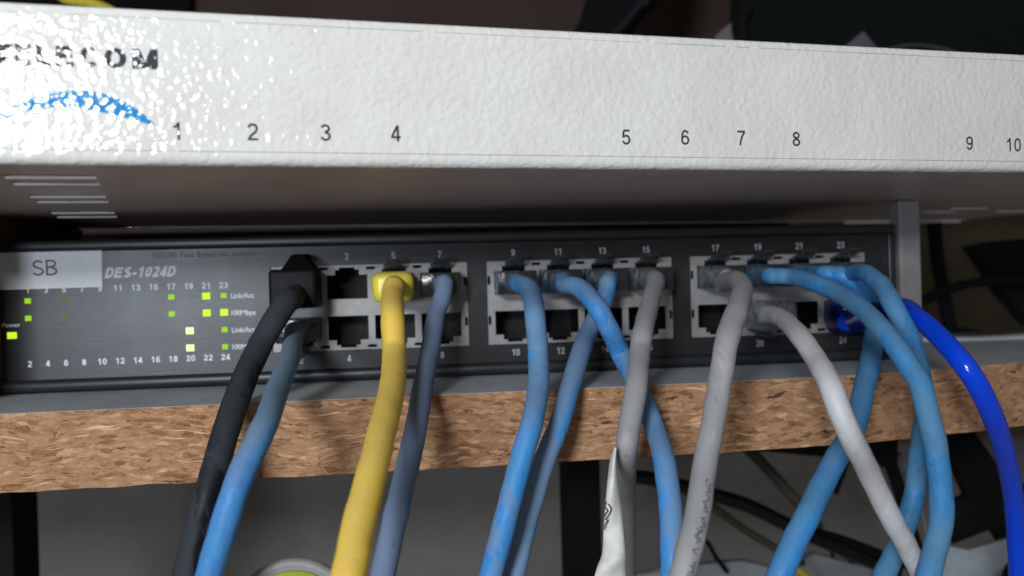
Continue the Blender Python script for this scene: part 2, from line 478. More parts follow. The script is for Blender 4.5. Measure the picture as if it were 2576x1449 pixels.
# ------------------------------------------------------------------ shelf of chipboard
ZB = -22.2
shelf = empty('chipboard_shelf', (0, 0, ZB - 19))
tag(shelf, 'raw chipboard shelf with grey laminate top carrying the charcoal switch', 'shelf')
def front_y(x):    # slightly bowed and skewed front edge
    if x < 40: return -40.5 + (x + 130) * 0.013
    return -38.3 + max(0, x - 40) * 0.05 + max(0, x - 70) ** 2 * 0.0016 * (1 if x < 170 else 1)
xs = [-420 + i * 3 for i in range(0, 281)]
def fy(x): return front_y(min(x, 190)) + (0 if x < 190 else (x - 190) * 0.3)
for nm, z0, z1, mt, dy in (('core', 0, 18.94, chip_m, 0.0), ('laminate', 18.94, 19.0, lam_m, 0.1)):
    V = []; F = []
    zs = [z0, z1] if nm != 'core' else [z0 + (z1 - z0) * k / 16 for k in range(17)]
    nz = len(zs)
    for i, x in enumerate(xs):
        for z in zs:
            rag = 0
            if nm == 'core':
                rag = 0.35 * noise.noise(Vector((x * 0.16, z * 0.7, 3))) + 0.12 * noise.noise(Vector((x * 0.7, z * 1.9, 9)))
                zz = z + (0.3 * noise.noise(Vector((x * 0.11, 0, 5))) if z == zs[0] else 0)
            else: zz = z
            V.append((x, fy(x) + dy + rag, zz))
    b = len(V)
    for x in xs:
        V.append((x, 92, z0)); V.append((x, 92, z1))
    n = len(xs)
    for i in range(n - 1):
        for k in range(nz - 1):
            F.append((i * nz + k, (i + 1) * nz + k, (i + 1) * nz + k + 1, i * nz + k + 1))
        F.append((i * nz + nz - 1, (i + 1) * nz + nz - 1, b + 2 * (i + 1) + 1, b + 2 * i + 1))
        F.append((i * nz, b + 2 * i, b + 2 * (i + 1), (i + 1) * nz))
        F.append((b + 2 * i, b + 2 * i + 1, b + 2 * i + 3, b + 2 * i + 2))
    F.append(tuple(range(nz)) + (b + 1, b)); F.append(tuple((n - 1) * nz + k for k in range(nz)) + (b + 2 * n - 1, b + 2 * n - 2))
    o = mk(nm, V, F, mt, shelf)
    smooth_angle(o, 40)

post_m = dusty('black_steel', (0.003, 0.004, 0.004, 1), (0.005, 0.006, 0.006, 1), 0.8, 0.05)
_pl = lambda x: at(x, 1250, 300).x
for x0, x1, y0, lab in ((_pl(1441), _pl(1528), 56, 'flat black steel upright under the shelf behind the pair of blue cables'),
                        (_pl(-180), _pl(74), 56, 'black steel upright under the left end of the shelf')):
    o = MB().rbox(x0, x1, y0, y0 + 20, -600, ZB - 19.0, 0.8, 2).build('shelf_upright', post_m)
    tag(o, lab, 'upright', 'black uprights under the shelf')

# ------------------------------------------------------------------ supports of the upper unit
ZU = 29.64
o = MB().rbox(-176, -148.6, -32, 60, ZB, ZU, 0.6, 2).build('wooden_block', dusty('brown_wood', (0.10, 0.055, 0.04, 1), (0.14, 0.08, 0.06, 1), 0.6, 0.1))
tag(o, 'brown wooden block propping the left end of the cream unit', 'block')
o = MB().rbox(128.0, 135.5, 2, 8, ZB, ZU, 0.8, 3).build('grey_spacer', dusty('grey_plastic', (0.24, 0.225, 0.225, 1), (0.19, 0.18, 0.18, 1), 0.6, 0.1))
tag(o, 'narrow grey spacer standing upright against the right end of the switch', 'spacer')

# ------------------------------------------------------------------ cream unit on top
A0 = (-102.26, -95.2)
YAW = math.radians(7.65)
unit = empty('telecom_unit', (A0[0], A0[1], ZU), YAW)
tag(unit, 'long cream hammered-paint telecom box with numbered front lying above the switch', 'telecom box')
U0, U1, HU, DU = -62, 352, 28.75, 156
slots = []
for (w0, w1) in ((15.8, 18.6), (26.4, 29.2), (51.0, 53.6), (63.0, 65.4), (93.0, 95.6), (106.0, 108.8)):
    sh = -0.165 * (w0 - 27)
    for base in (-7, -43, 292, 328):
        slots.append((base + (sh if base < 100 else sh + 8), base + 16.5 + (sh if base < 100 else sh + 8), w0, w1))
# body: front rounded shell, top, sides, back (open underside plate set in it)
bod = MB()
R0 = 1.9
prof = []
for k in range(7):
    a = math.radians(90 * k / 6)
    prof.append((R0 - R0 * math.sin(a) * 1.0, R0 - R0 * math.cos(a)))
prof = [(1.9, 0.0)] + prof[1:] 
prof2 = []
for k in range(5):
    a = math.radians(90 * k / 4)
    prof2.append((0.8 - 0.8 * math.cos(a), HU - 0.8 + 0.8 * math.sin(a)))
line = prof + prof2 + [(DU, HU), (DU, 0.0), (DU - 1.2, 0.0), (DU - 1.2, HU - 1.2), (3.1, HU - 1.2), (3.1, 1.2), (3.1, 0.0)]
# cross-section (w,z) swept along u with small waviness
NU = 140
V = []; F = []
L = len(line)
for i in range(NU + 1):
    uu = U0 + (U1 - U0) * i / NU
    for j, (ww, zz) in enumerate(line):
        dz = 0.12 * noise.noise(Vector((uu * 0.12, j * 0.3, 1))) if zz < 2 and ww < 2 else 0
        V.append((uu, ww, zz + dz))
for i in range(NU):
    for j in range(L):
        F.append((i * L + j, i * L + (j + 1) % L, (i + 1) * L + (j + 1) % L, (i + 1) * L + j))
F.append(tuple(range(L))); F.append(tuple(range(NU * L, NU * L + L)))
bod.add(V, F)
o = bod.build('casing', paint, unit); smooth_angle(o, 50)
# underside sheet with vent slots (built in x-z, turned flat)
und = plate((U0 + 1.2, U1 - 1.2, 3.1, DU - 1.2), [(a, b, c, d) for a, b, c, d in slots], 0.15, 1.1)
und.xf(lambda v: Vector((v.x, v.z, v.y)))
under_m = dusty('underside_shade_tint', (0.68, 0.53, 0.47, 1), (0.60, 0.47, 0.42, 1), 0.4, 0.05, 0.1)  # cream paint with its brownish shade put into the colour
o = und.build('underside', under_m, unit)
for a, b, c, d in slots:
    lip = MB().box(a, b, d, d + 0.3, -0.35, 1.0)  # strip added past the slot edge to catch light as a bright line
    lip.build('light_catch_lip', lip_m, unit)
o = MB().rbox(U0 + 350, U1 - 2, DU + 0.02, DU + 2.2, -0.9, 6, 0.4, 2).build('rear_flange', paint, unit)
# front overlay
ov = MB()
ov.box(U0 + 1, U1 - 1, -0.16, 0.0, 2.55, 26.9)
o = ov.build('front_overlay', paint, unit)
for z in (2.42, 26.95):
    seg = MB(); x = U0 + 1
    while x < U1 - 6:
        ln = random.uniform(3, 22)
        seg.box(x, min(x + ln, U1 - 1), -0.03, 0.0, z, z + random.uniform(0.08, 0.2)); x += ln + random.choice((0, 0.3, 2.5))
    seg.build('seam', dirt, unit)
YO = -0.19
for s, x, z in (('1', 29.6, 6.2), ('2', 43.0, 6.3), ('3', 56.5, 6.4), ('4', 70.1, 6.5), ('5', 118.9, 6.6), ('6', 132.6, 6.8), ('7', 146.1, 6.9), ('8', 159.9, 6.9), ('9', 206.8, 6.7), ('10', 219.6, 6.5)):
    grot(s, 3.25, ink, unit, (x, z), 'numeral', yoff=YO, t=0.135, gap=0.16, wd=0.6)
for s, x, wd in (('T', 0.9, 3.6), ('E', 4.3, 2.7), ('L', 7.6, 2.5), ('E', 11.0, 2.9), ('C', 15.0, 3.0), ('O', 19.35, 3.7), ('M', 24.4, 4.4)):
    grot(s, 3.7, ink, unit, (x, 19.35), 'letter', yoff=YO, t=0.22, width=wd)
outer = [(-6, 3), (-3, 6.2), (0.2, 8.6), (4.2, 10.9), (9, 12.6), (13.2, 13.2), (17.5, 12.7), (21, 11.2), (23.8, 9.3), (25.6, 7.4)]
inner = [(25.4, 7.2), (22.6, 7.9), (19.5, 8.8), (16, 9.5), (12, 10.1), (8, 10.0), (4, 9.1), (0.2, 7.2), (-3, 4.9), (-6, 2)]
oc = catmull(outer, 6); ic = catmull(inner, 6)
V = [(x, YO, z) for x, z in oc] + [(x, YO, z) for x, z in reversed(ic)]
nO = len(oc)
F = [(i, i + 1, nO + i + 1, nO + i) for i in range(nO - 1)]
m_ = mk('arc_emblem', V, F, arc_ink, unit)

# ------------------------------------------------------------------ network switch
SW = empty('network_switch', (0, 0, ZB))
tag(SW, 'charcoal 24 port network switch with green lights lying on the chipboard shelf', 'network switch')
DZ = -ZB
def sw(m, name, mat, parent=None, smooth=False):
    m.v = [(a, b, c + DZ) for a, b, c in m.v] if parent is None else m.v
    return m.build(name, mat, parent or SW, smooth)
P = 13.97; BK = 64.46
XL, XR = -155.5, 124.5
body = MB().rbox(XL + 0.6, XR - 0.4, 17.0, 126, -21.2, 21.3, 0.6, 2)
body.box(XL + 0.6, XR - 0.4, 1.0, 17.0, 19.2, 21.2)
body.box(XL + 0.6, XR - 0.4, 1.0, 17.0, -21.1, -19.2)
body.box(XL + 0.6, XL + 1.6, 1.0, 17.0, -19.2, 19.2)
body.box(XR - 1.4, XR - 0.4, 1.0, 17.0, -19.2, 19.2)
sw(body, 'case', case_m)
banks = []
for b in range(3):
    x0 = b * BK - BK
    banks.append((x0 - 8.4, x0 + 3 * P + 8.4, -12.95, 12.95))
leds = []
for n in (1, 5, 17, 21, 23, 3, 19): leds.append((n, 0)); leds.append((n, 1))
for n in (20, 24, 22): leds.append((n, 2)); leds.append((n, 3))
face = plate((XL + 1.4, XR - 2.4, -18.6, 18.6), [tuple(bk) for bk in banks], 0.0, 1.0)
sw(face, 'front_panel', panel_m)
o = sw(MB().rbox(XL, XR, -1.7, 3.2, 18.75, 21.85, 1.1, 4), 'bezel', bezel_m); smooth_angle(o, 60)
bz = MB().rbox(XL, XR, -2.6, 3.2, -21.6, -18.2, 1.5, 5)
o = sw(bz, 'bezel', bezel_m); smooth_angle(o, 60)
for a, b in ((XL, XL + 1.6), (XR - 2.6, XR)):
    o = sw(MB().rbox(a, b, -1.5, 3.0, -18.15, 18.7, 0.6, 3), 'bezel', bezel_m); smooth_angle(o, 60)
for xx in (-140, 110):
    for yy in (12, 112):
        sw(MB().rbox(xx - 5, xx + 5, yy - 5, yy + 5, ZB, -21.15, 0.3, 1), 'foot', black_m)

for b in range(3):
    x0 = b * BK - BK
    holes = []; socks = []
    for k in range(4):
        c = x0 + k * P
        for s in (1, -1):
            for hw, za, zb_ in ((6.0, 2.55, 9.8), (3.55, 9.8, 11.35), (2.3, 11.35, 12.05)):
                z0, z1 = sorted((s * za, s * zb_)); holes.append((c - hw, c + hw, z0, z1))
            socks.append((c, s))
        if k < 3:
            for s in (1, -1):
                z0, z1 = sorted((s * 11.3, s * 12.2)); holes.append((c + P / 2 - 1.35, c + P / 2 + 1.35, z0, z1))
    for z0, z1 in ((5.7, 8.3), (-6.6, -4.0)):
        holes.append((x0 - 8.1, x0 - 7.25, z0, z1)); holes.append((x0 + 3 * P + 7.25, x0 + 3 * P + 8.1, z0, z1))
    sh = plate((x0 - 8.25, x0 + 3 * P + 8.25, -12.8, 12.8), holes, 0.35, 0.75)
    so = sw(sh, 'port_bank', shield_m)
    bx = MB().box(x0 - 8.3, x0 + 3 * P + 8.3, 14.0, 15.0, -12.9 + DZ, 12.9 + DZ)
    bx.build('housing', black_m, so)
    for c, s in socks:
        # open-fronted black liner
        z0, z1 = sorted((s * 2.5, s * 12.1)); z0 += DZ; z1 += DZ
        ln = MB(); t = 0.25
        ln.box(c - 6.3, c - 6.05, 0.8, 13.5, z0, z1); ln.box(c + 6.05, c + 6.3, 0.8, 13.5, z0, z1)
        ln.box(c - 6.05, c + 6.05, 0.8, 13.5, z0 - t, z0); ln.box(c - 6.05, c + 6.05, 0.8, 13.5, z1, z1 + t)
        ln.box(c - 6.3, c + 6.3, 13.5, 13.9, z0 - t, z1 + t)
        ln.build('socket', black_m, so)

# numbers over and under the ports
for b in range(3):
    for k in range(4):
        c = b * BK - BK + k * P
        n = 8 * b + 2 * k + 1
        grot(str(n), 2.0, port_ink, SW, (c, 15.34 + DZ), t=0.15)
        grot(str(n + 1), 2.0, port_ink, SW, (c, -15.34 + DZ), t=0.15)
# light field
cx = lambda n: -141.1 + (n - 1) * 2.483
for n in range(1, 24, 2): grot(str(n), 1.75, white_ink, SW, (cx(n), 7.7 + DZ), t=0.2, gap=0.14, wd=0.66)
for n in range(2, 25, 2): grot(str(n), 1.75, white_ink, SW, (cx(n - 1), -13.55 + DZ), t=0.2, gap=0.14, wd=0.66)
zr = (4.65, -0.35, -5.45, -10.5)
kinds = {(1, 0): led_mid, (1, 1): led_mid, (5, 0): led_dim, (5, 1): led_dim, (17, 0): led_mid, (17, 1): led_mid, (21, 0): led_hi, (21, 1): led_hi, (23, 0): led_mid, (23, 1): led_hi,
         (20, 2): led_white, (20, 3): led_white, (24, 2): led_mid, (24, 3): led_mid}
for (n, rw), mt in kinds.items():
    x = cx(n if n % 2 else n - 1) - 0.05; z = zr[rw] + DZ
    hs = 1.12 if mt in (led_hi, led_white) else 0.86
    MB().rbox(x - hs, x + hs, -0.1, 0.1, z - hs * 0.88, z + hs * 0.88, 0.09, 1).xf(lambda v: v).build('indicator_light', mt, SW)
MB().rbox(-147.0, -144.4, -0.1, 0.1, -6.1 + DZ, -4.2 + DZ, 0.09, 1).build('indicator_light', led_hi, SW)
text('Power', 1.25, white_ink, SW, (-145.8, -2.1 + DZ), 'lettering', yoff=-0.03, bold=0.015, sx=1.1)
for s, z in (('Link/Act', 4.55), ('100Mbps', -0.5), ('Link/Act', -5.6), ('100Mbps', -10.6)):
    text(s, 1.55, white_ink, SW, (-84.4, z + DZ), 'lettering', yoff=-0.03, bold=0.01, align='LEFT', sx=0.98, spacing=0.95)
grot('DES-1024D', 3.1, white_ink, SW, (-109.7, 12.2 + DZ), 'lettering', t=0.24, shear=0.27, width=19.6, wd=0.62)
text('10/100 Fast Ethernet Switch', 1.7, shaded_ink, SW, (-91.6, 17.0 + DZ), 'lettering', yoff=-0.03, sx=1.12)
st = MB().add([(-150.5, -0.08, 8.0), (-120.6, -0.08, 8.15), (-120.45, -0.08, 20.1), (-150.5, -0.08, 20.4), (-150.5, -0.01, 8.0), (-120.6, -0.01, 8.15), (-120.45, -0.01, 20.1), (-150.5, -0.01, 20.4)],
              [(0, 1, 2, 3), (4, 7, 6, 5), (0, 4, 5, 1), (1, 5, 6, 2), (2, 6, 7, 3), (3, 7, 4, 0)])
st.v = [(x, y - (1.75 if z > 19 else 0.0) * 0 , min(z, 18.7) + DZ) for x, y, z in st.v]
so = st.build('paper_label', sticker_m, SW)
grot('SB', 4.5, sb_ink, so, (-136.2, 14.1 + DZ), 'lettering', t=0.11, yoff=-0.12, rot=0.01, gap=0.14)

# ------------------------------------------------------------------ cables
def cable_path(pts, dia, n=8):
    """pts (x, y, apparent width) -> distance from the lens follows from the jacket's true diameter"""
    out = []
    for p in pts:
        z = p[3] if len(p) > 3 else dia * FPX / p[2]
        out.append((p[0], p[1], z))
    c = catmull(out, n)
    return [at(*q) for q in c]

BOOTC = {}
def plug(root, c, s, mat, y0=-9.5, hw=5.8, latch=None, latch_up=3.6):
    """modular plug seated in the socket at column x=c, row s (+1 top, -1 bottom)"""
    z0, z1 = sorted((s * 2.75, s * 9.6))
    m = MB().rbox(c - hw, c + hw, y0, 9.0, z0, z1, 0.35, 2)
    o = m.build('plug', mat, root); smooth_angle(o, 50)
    # latch: thin tongue rising from the nose towards the cable end
    za = 9.7 * s; zt = za + s * latch_up
    hl = 3.0
    V = []
    for yy, zz, hh in ((0.2, za + s * 1.0, hl), (-3.5, za + s * 2.0, hl), (-9.2, zt, 1.7)):
        V += [(c - hh, yy, zz), (c + hh, yy, zz), (c + hh, yy, zz + s * 0.7), (c - hh, yy, zz + s * 0.7)]
    V += [(c - hl, 6.0, za + s * 0.2), (c + hl, 6.0, za + s * 0.2), (c + hl, 6.0, za + s * 0.9), (c - hl, 6.0, za + s * 0.9)]
    F = []
    for a, b in ((12, 0), (0, 4), (4, 8)):
        for i in range(4): F.append((a + i, a + (i + 1) % 4, b + (i + 1) % 4, b + i))
    F.append((8, 9, 10, 11)); F.append((12, 13, 14, 15))
    mk('latch', V, F, latch or mat, root)
    return o

def cable(name, label, pts, dia, mat, group='network cables hanging from the switch', cat='network cable', start=None, lump=0.12, n=8):
    root = empty(name, tuple(cable_path(pts[:2], dia)[0]))
    tag(root, label, cat, group)
    return root
def build_cable(label, pts, dia, mat, port=None, plugmat=None, lead=None, lump=0.18, seed=0, name='network_cable', latchmat=None, y0=-9.5, latch_up=3.6, **kw):
    path = cable_path(pts, dia)
    if port:
        c, s = port
        z = s * 6.2
        head = [(c, 2.0, z), (c, -4.0, z), (c, y0 + 1.0, z)]
        # blend from the plug axis into the traced path
        path = [Vector(h) for h in head] + path
        cc = catmull([tuple(v) for v in path[:4]], 6)[:-1]
        path = [Vector(v) for v in cc] + path[3:]
    root = empty(name, (0, 0, 0))
    base = Vector(path[-1])
    root.location = base * MM
    tag(root, label, 'network cable', 'network cables hanging from the switch')
    m = tube_mesh(path, dia / 2, 24, lump, seed)
    m.v = [tuple(Vector(v) - base) for v in m.v]
    o = m.build('jacket', mat, root, True)
    root['_b'] = 0
    del root['_b']
    if port and plugmat:
        sub = empty('tmp')
        # build plug parts in world mm then shift
        before = set(bpy.data.objects)
        plug(root, port[0], port[1], plugmat, y0=y0, latch=latchmat, latch_up=latch_up)
        for ob in set(bpy.data.objects) - before:
            for v in ob.data.vertices: v.co -= base * MM
        bpy.data.objects.remove(sub)
    return root, base

def add_part(root, base, m, name, mat, smooth=True, ang=45):
    m.v = [tuple(Vector(v) - base) for v in m.v]
    o = m.build(name, mat, root)
    if smooth: smooth_angle(o, ang)
    return o

def PX(n):  # column x of port n
    b, k = divmod((n - 1) // 2, 4)
    return b * BK - BK + k * P

BL = (0.05, 0.21, 0.46, 1); DU1 = (0.24, 0.30, 0.37, 1)
black_cab = cable_mat('black_jacket', (0.005, 0.006, 0.009, 1), (0.04, 0.047, 0.057, 1), 0.5, 0.5, seed=3, spec=0.25)
blue_a = cable_mat('blue_jacket_half_dusty', BL, (0.17, 0.22, 0.27, 1), 0.12, 0.5, seed=5.2, spec=0.3, film=(-16, 0.9))
blue_b = cable_mat('blue_jacket_grey_film', (0.05, 0.16, 0.36, 1), (0.18, 0.22, 0.30, 1), 0.72, 0.6, seed=8.1, spec=0.3)
blue_c = cable_mat('blue_jacket_scuffed', (0.045, 0.23, 0.52, 1), (0.16, 0.27, 0.43, 1), 0.33, 0.5, seed=1.3, spec=0.3)
blue_d = cable_mat('blue_jacket_pale_dust', (0.055, 0.24, 0.54, 1), (0.19, 0.27, 0.38, 1), 0.6, 0.5, seed=11.7, spec=0.3)
blue_e = cable_mat('blue_jacket_clean', (0.035, 0.21, 0.48, 1), (0.09, 0.24, 0.42, 1), 0.1, 0.45, seed=2.9, spec=0.3)
teal_b = cable_mat('teal_blue_jacket', (0.035, 0.19, 0.40, 1), (0.09, 0.23, 0.38, 1), 0.35, 0.5, seed=6.6, spec=0.3)
grey_a = cable_mat('grey_jacket', (0.345, 0.33, 0.33, 1), (0.27, 0.27, 0.285, 1), 0.6, 0.6, 0.1, seed=4.4)
grey_b = cable_mat('light_grey_jacket', (0.52, 0.52, 0.54, 1), (0.42, 0.40, 0.40, 1), 0.45, 0.5, 0.1, seed=9.4)
yellow_a = cable_mat('yellow_jacket', (0.98, 0.62, 0.04, 1), (0.66, 0.45, 0.12, 1), -0.45, 0.42, 0.12, seed=7.9, film=(-14, 0.5))
yellow_boot = cable_mat('yellow_boot_plastic', (0.80, 0.64, 0.06, 1), (0.5, 0.36, 0.08, 1), 0.12, 0.3, 0.1, seed=5)
royal = M('royal_blue_jacket', (0.0, 0.06, 0.72, 1), 0.16).m
royal_dk = M('royal_blue_boot', (0.002, 0.008, 0.10, 1), 0.35); royal_dk.b.inputs['Transmission Weight'].default_value = 0.2; royal_dk = royal_dk.m

# black cable, port 1, in a big black boot
r_, b_ = build_cable('thick black cable plugged into port 1 at the left end of the ports',
    [(736, 752, 57.5), (722, 758, 59), (694, 800, 60), (654, 870, 61), (612, 960, 64), (570, 1080, 68), (529, 1224, 71), (497, 1340, 72), (470, 1449, 73), (452, 1530, 73)], 6.3, black_cab, (PX(1), 1), black_m, seed=1, y0=-6)
bt = MB().rbox(PX(1) - 6.7, PX(1) + 6.6, -14, -0.1, 0.5, 11.6, 1.2, 4)
add_part(r_, b_, bt, 'boot', M('black_rubber', (0.004, 0.0045, 0.005, 1), 0.6, spec=0.2).m)
hd = MB()
V = [(PX(1) - 3.4, -0.1, 11.4), (PX(1) + 5.8, -0.1, 11.4), (PX(1) + 2.6, -0.1, 16.4), (PX(1) - 1.6, -0.1, 16.4), (PX(1) - 3.4, -12, 11.4), (PX(1) + 5.8, -12, 11.4), (PX(1) + 2.2, -8, 15.6), (PX(1) - 1.2, -8, 15.6)]
hd.add(V, [(0, 1, 2, 3), (4, 7, 6, 5), (0, 4, 5, 1), (1, 5, 6, 2), (2, 6, 7, 3), (3, 7, 4, 0)])
add_part(r_, b_, hd, 'latch_guard', black_m, False)

r_, b_ = build_cable('blue cable with a dusty grey upper bend plugged into port 2 beneath the black cable',
    [(739, 832, 47), (737, 862, 49), (727, 905, 53), (700, 975, 58), (668, 1066, 65), (602, 1206, 69), (560, 1333, 70), (526, 1449, 70), (503, 1530, 70)], 5.3, blue_a, (PX(1), -1), clear_m, seed=2, y0=-10)
r_, b_ = build_cable('bright yellow cable plugged into port 5 with a yellow square boot',
    [(990, 722, 56), (988, 745, 57), (987, 796, 60), (992, 886, 61), (987, 975, 66), (966, 1066, 72), (942, 1166, 78), (908, 1300, 84), (877, 1449, 90), (860, 1530, 92)], 6.0, yellow_a, (PX(5), 1), clear_m, seed=3, y0=-5)
yb = MB().rbox(PX(5) - 6.0, PX(5) + 6.0, -13.5, -0.1, 1.3, 10.3, 2.6, 6)
add_part(r_, b_, yb, 'boot', yellow_boot)
r_, b_ = build_cable('greyish dusty blue cable plugged into port 7 right of the yellow cable',
    [(1118, 712, 46), (1113, 745, 46.5), (1096, 796, 47), (1081, 886, 49), (1063, 975, 53), (1048, 1066, 57), (1027, 1166, 59), (995, 1300, 63), (962, 1449, 63), (945, 1530, 63)], 5.3, blue_b, (PX(7), 1), clear_m, seed=4)
r_, b_ = build_cable('bright blue cable with a dusty right flank plugged into port 9',
    [(1308, 716, 46), (1322, 719, 47), (1338, 740, 49), (1346, 796, 53), (1353, 886, 53), (1354, 975, 55), (1338, 1066, 58), (1308, 1166, 59), (1273, 1300, 60), (1234, 1449, 60), (1213, 1530, 60)], 5.3, blue_c, (PX(9), 1), clear_m, seed=5)
r_, b_ = build_cable('blue cable from port 11 crossing over to pass behind the grey cable of port 15',
    [(1422, 718, 46), (1440, 718, 47), (1465, 730, 48), (1502, 772, 50), (1532, 826, 50), (1562, 890, 49), (1597, 960, 51), (1632, 1040, 53), (1650, 1085, 54), (1672, 1166, 57), (1688, 1300, 59), (1691, 1449, 60), (1690, 1530, 60)], 5.3, blue_c, (PX(11), 1), clear_m, seed=6)
r_, b_ = build_cable('pale dusty blue cable from port 13 slanting down beside the blue cable of port 9',
    [(1528, 714, 45), (1525, 736, 45), (1512, 775, 45), (1483, 830, 46), (1460, 890, 49), (1434, 975, 52), (1407, 1066, 54), (1368, 1166, 55), (1328, 1300, 56), (1291, 1449, 57), (1270, 1530, 57)], 5.3, blue_d, (PX(13), 1), clear_m, seed=7)
r_, b_ = build_cable('dull grey cable plugged into port 15 with a paper tag hanging beside it',
    [(1650, 706, 45), (1647, 722, 46), (1632, 775, 49), (1618, 835, 52), (1610, 885, 53), (1601, 975, 56), (1584, 1066, 57), (1576, 1132, 57), (1574, 1200, 52), (1578, 1270, 44), (1580, 1360, 38), (1580, 1449, 34), (1580, 1530, 32)], 5.3, grey_a, (PX(15), 1), clear_m, seed=8)
r_, b_ = build_cable('dull grey cable hooking out of port 17 and hanging straight down',
    [(1812, 716, 43), (1830, 705, 45), (1856, 706, 49), (1868, 728, 52), (1855, 778, 56), (1830, 851, 59), (1819, 920, 60), (1809, 975, 60), (1794, 1066, 61), (1774, 1166, 62), (1760, 1266, 64), (1738, 1366, 66), (1716, 1449, 67), (1697, 1530, 67)], 5.3, grey_a, (PX(17), 1), clear_m, seed=9, lump=0.2)
pm = MB(); rs = random.Random(4)
gp = cable_path([(1809, 975, 60), (1794, 1066, 61), (1774, 1166, 62), (1760, 1266, 64), (1738, 1366, 66), (1716, 1449, 67), (1697, 1530, 67)], 5.3, 24)
for k0 in range(62, 140, 3):
    if rs.random() < 0.15: continue
    p0 = gp[k0]; tn = (gp[k0 + 1] - gp[k0 - 1]).normalized(); vw = (CP - p0).normalized(); sd = tn.cross(vw).normalized(); vw = sd.cross(tn).normalized()
    if sd.x < 0: sd = -sd
    for stroke in range(2):
        a0 = math.radians(30 + rs.uniform(-8, 8)); pts_ = []
        for q in range(4):
            a_ = a0 + rs.uniform(-0.25, 0.25)
            pts_.append(p0 + tn * (q * 0.28 + stroke * 0.5 - 0.5) + (sd * math.sin(a_) + vw * math.cos(a_)) * 2.72)
        tube_mesh(pts_, 0.13, 5, m=pm)
add_part(r_, b_, pm, 'printed_marks', M('faded_print', (0.13, 0.125, 0.125, 1), 0.7).m, False)
r_, b_ = build_cable('whitish grey cable from port 20 crossing in front of a blue cable',
    [(1925, 792, 42), (1946, 792, 43), (1975, 806, 46), (2012, 846, 51), (2052, 902, 54), (2087, 966, 57), (2124, 1066, 58), (2158, 1132, 57.5), (2190, 1199, 56), (2240, 1300, 55), (2277, 1366, 54), (2318, 1449, 53), (2352, 1530, 52)], 4.6, grey_b, (PX(19), -1), clear_lt, seed=10, y0=-8, latch_up=2.5)
sl = MB().rbox(PX(19) - 6.6, PX(19) + 6.8, -14, -0.1, -10.6, -1.6, 2.4, 5)
add_part(r_, b_, sl, 'boot', clear_lt)
r_, b_ = build_cable('long teal blue cable from port 19 arching rightwards in front of its neighbours',
    [(1937, 694, 41.5), (1965, 694, 41.5), (2000, 698, 42), (2050, 712, 44), (2110, 738, 46), (2165, 774, 49), (2215, 824, 52), (2258, 880, 54), (2292, 930, 55), (2317, 975, 56), (2340, 1066, 57), (2355, 1132, 57), (2367, 1233, 57), (2368, 1300, 57), (2357, 1366, 57), (2335, 1449, 58), (2312, 1530, 58)], 4.8, teal_b, (PX(19), 1), clear_m, seed=11)
r_, b_ = build_cable('mid blue cable from port 21 ducking behind the arching cable and turning down left',
    [(2078, 691, 45.5), (2095, 690, 45.5), (2125, 697, 46), (2165, 724, 46), (2190, 768, 46), (2199, 820, 46), (2195, 868, 47), (2187, 920, 50), (2174, 975, 52), (2160, 1040, 54), (2138, 1099, 56), (2096, 1166, 58), (2062, 1233, 60), (2030, 1300, 62), (1997, 1366, 63), (1961, 1449, 64), (1932, 1530, 64)], 5.3, blue_e, (PX(21), 1), clear_m, seed=12)
r_, b_ = build_cable('blue cable from port 23 curving down behind the long arching teal cable',
    [(2145, 688, 42), (2163, 684, 43), (2186, 692, 45), (2220, 722, 47), (2250, 775, 49), (2283, 838, 49), (2306, 900, 48), (2320, 970, 47), (2325, 1040, 47), (2319, 1099, 48), (2309, 1166, 49), (2302, 1233, 50), (2282, 1310, 50), (2250, 1390, 51), (2218, 1460, 52), (2190, 1530, 52)], 4.8, teal_b, (PX(23), 1), clear_m, seed=13)
r_, b_ = build_cable('glossy royal blue cable bowing out to the right from port 24',
    [(2130, 812, 46), (2160, 800, 46), (2210, 785, 46), (2262, 784, 47), (2305, 798, 49), (2352, 836, 51), (2397, 884, 53), (2430, 925, 54), (2463, 975, 54), (2494, 1040, 53), (2518, 1105, 51), (2541, 1199, 48), (2554, 1299, 46), (2563, 1449, 45), (2565, 1530, 45)], 5.3, royal, (PX(23), -1), royal_dk, seed=14, lump=0, latchmat=royal_dk, y0=-8)
pp = [at(2225, 784, 232), at(2262, 779, 231), at(2300, 793, 227)]
pp = [Vector(v) for v in catmull([tuple(v) for v in pp], 6)]
bt = tube_mesh(pp, [3.6] * 3 + [3.5] * (len(pp) - 6) + [3.3, 3.2, 2.9], 24)
add_part(r_, b_, bt, 'boot', M('royal_blue_sleeve', (0.005, 0.05, 0.42, 1), 0.45).m)
pp = [Vector(v) for v in catmull([tuple(at(2128, 812, 236)), tuple(at(2160, 800, 235)), tuple(at(2212, 786, 234))], 6)]
add_part(r_, b_, tube_mesh(pp, [3.5] * (len(pp) - 2) + [3.3, 3.0], 24), 'boot', royal_dk)
bt = MB().rbox(PX(23) - 6.4, PX(23) + 6.6, -12, -0.1, -12.6, -1.5, 2.0, 4)
add_part(r_, b_, bt, 'boot', royal_dk)

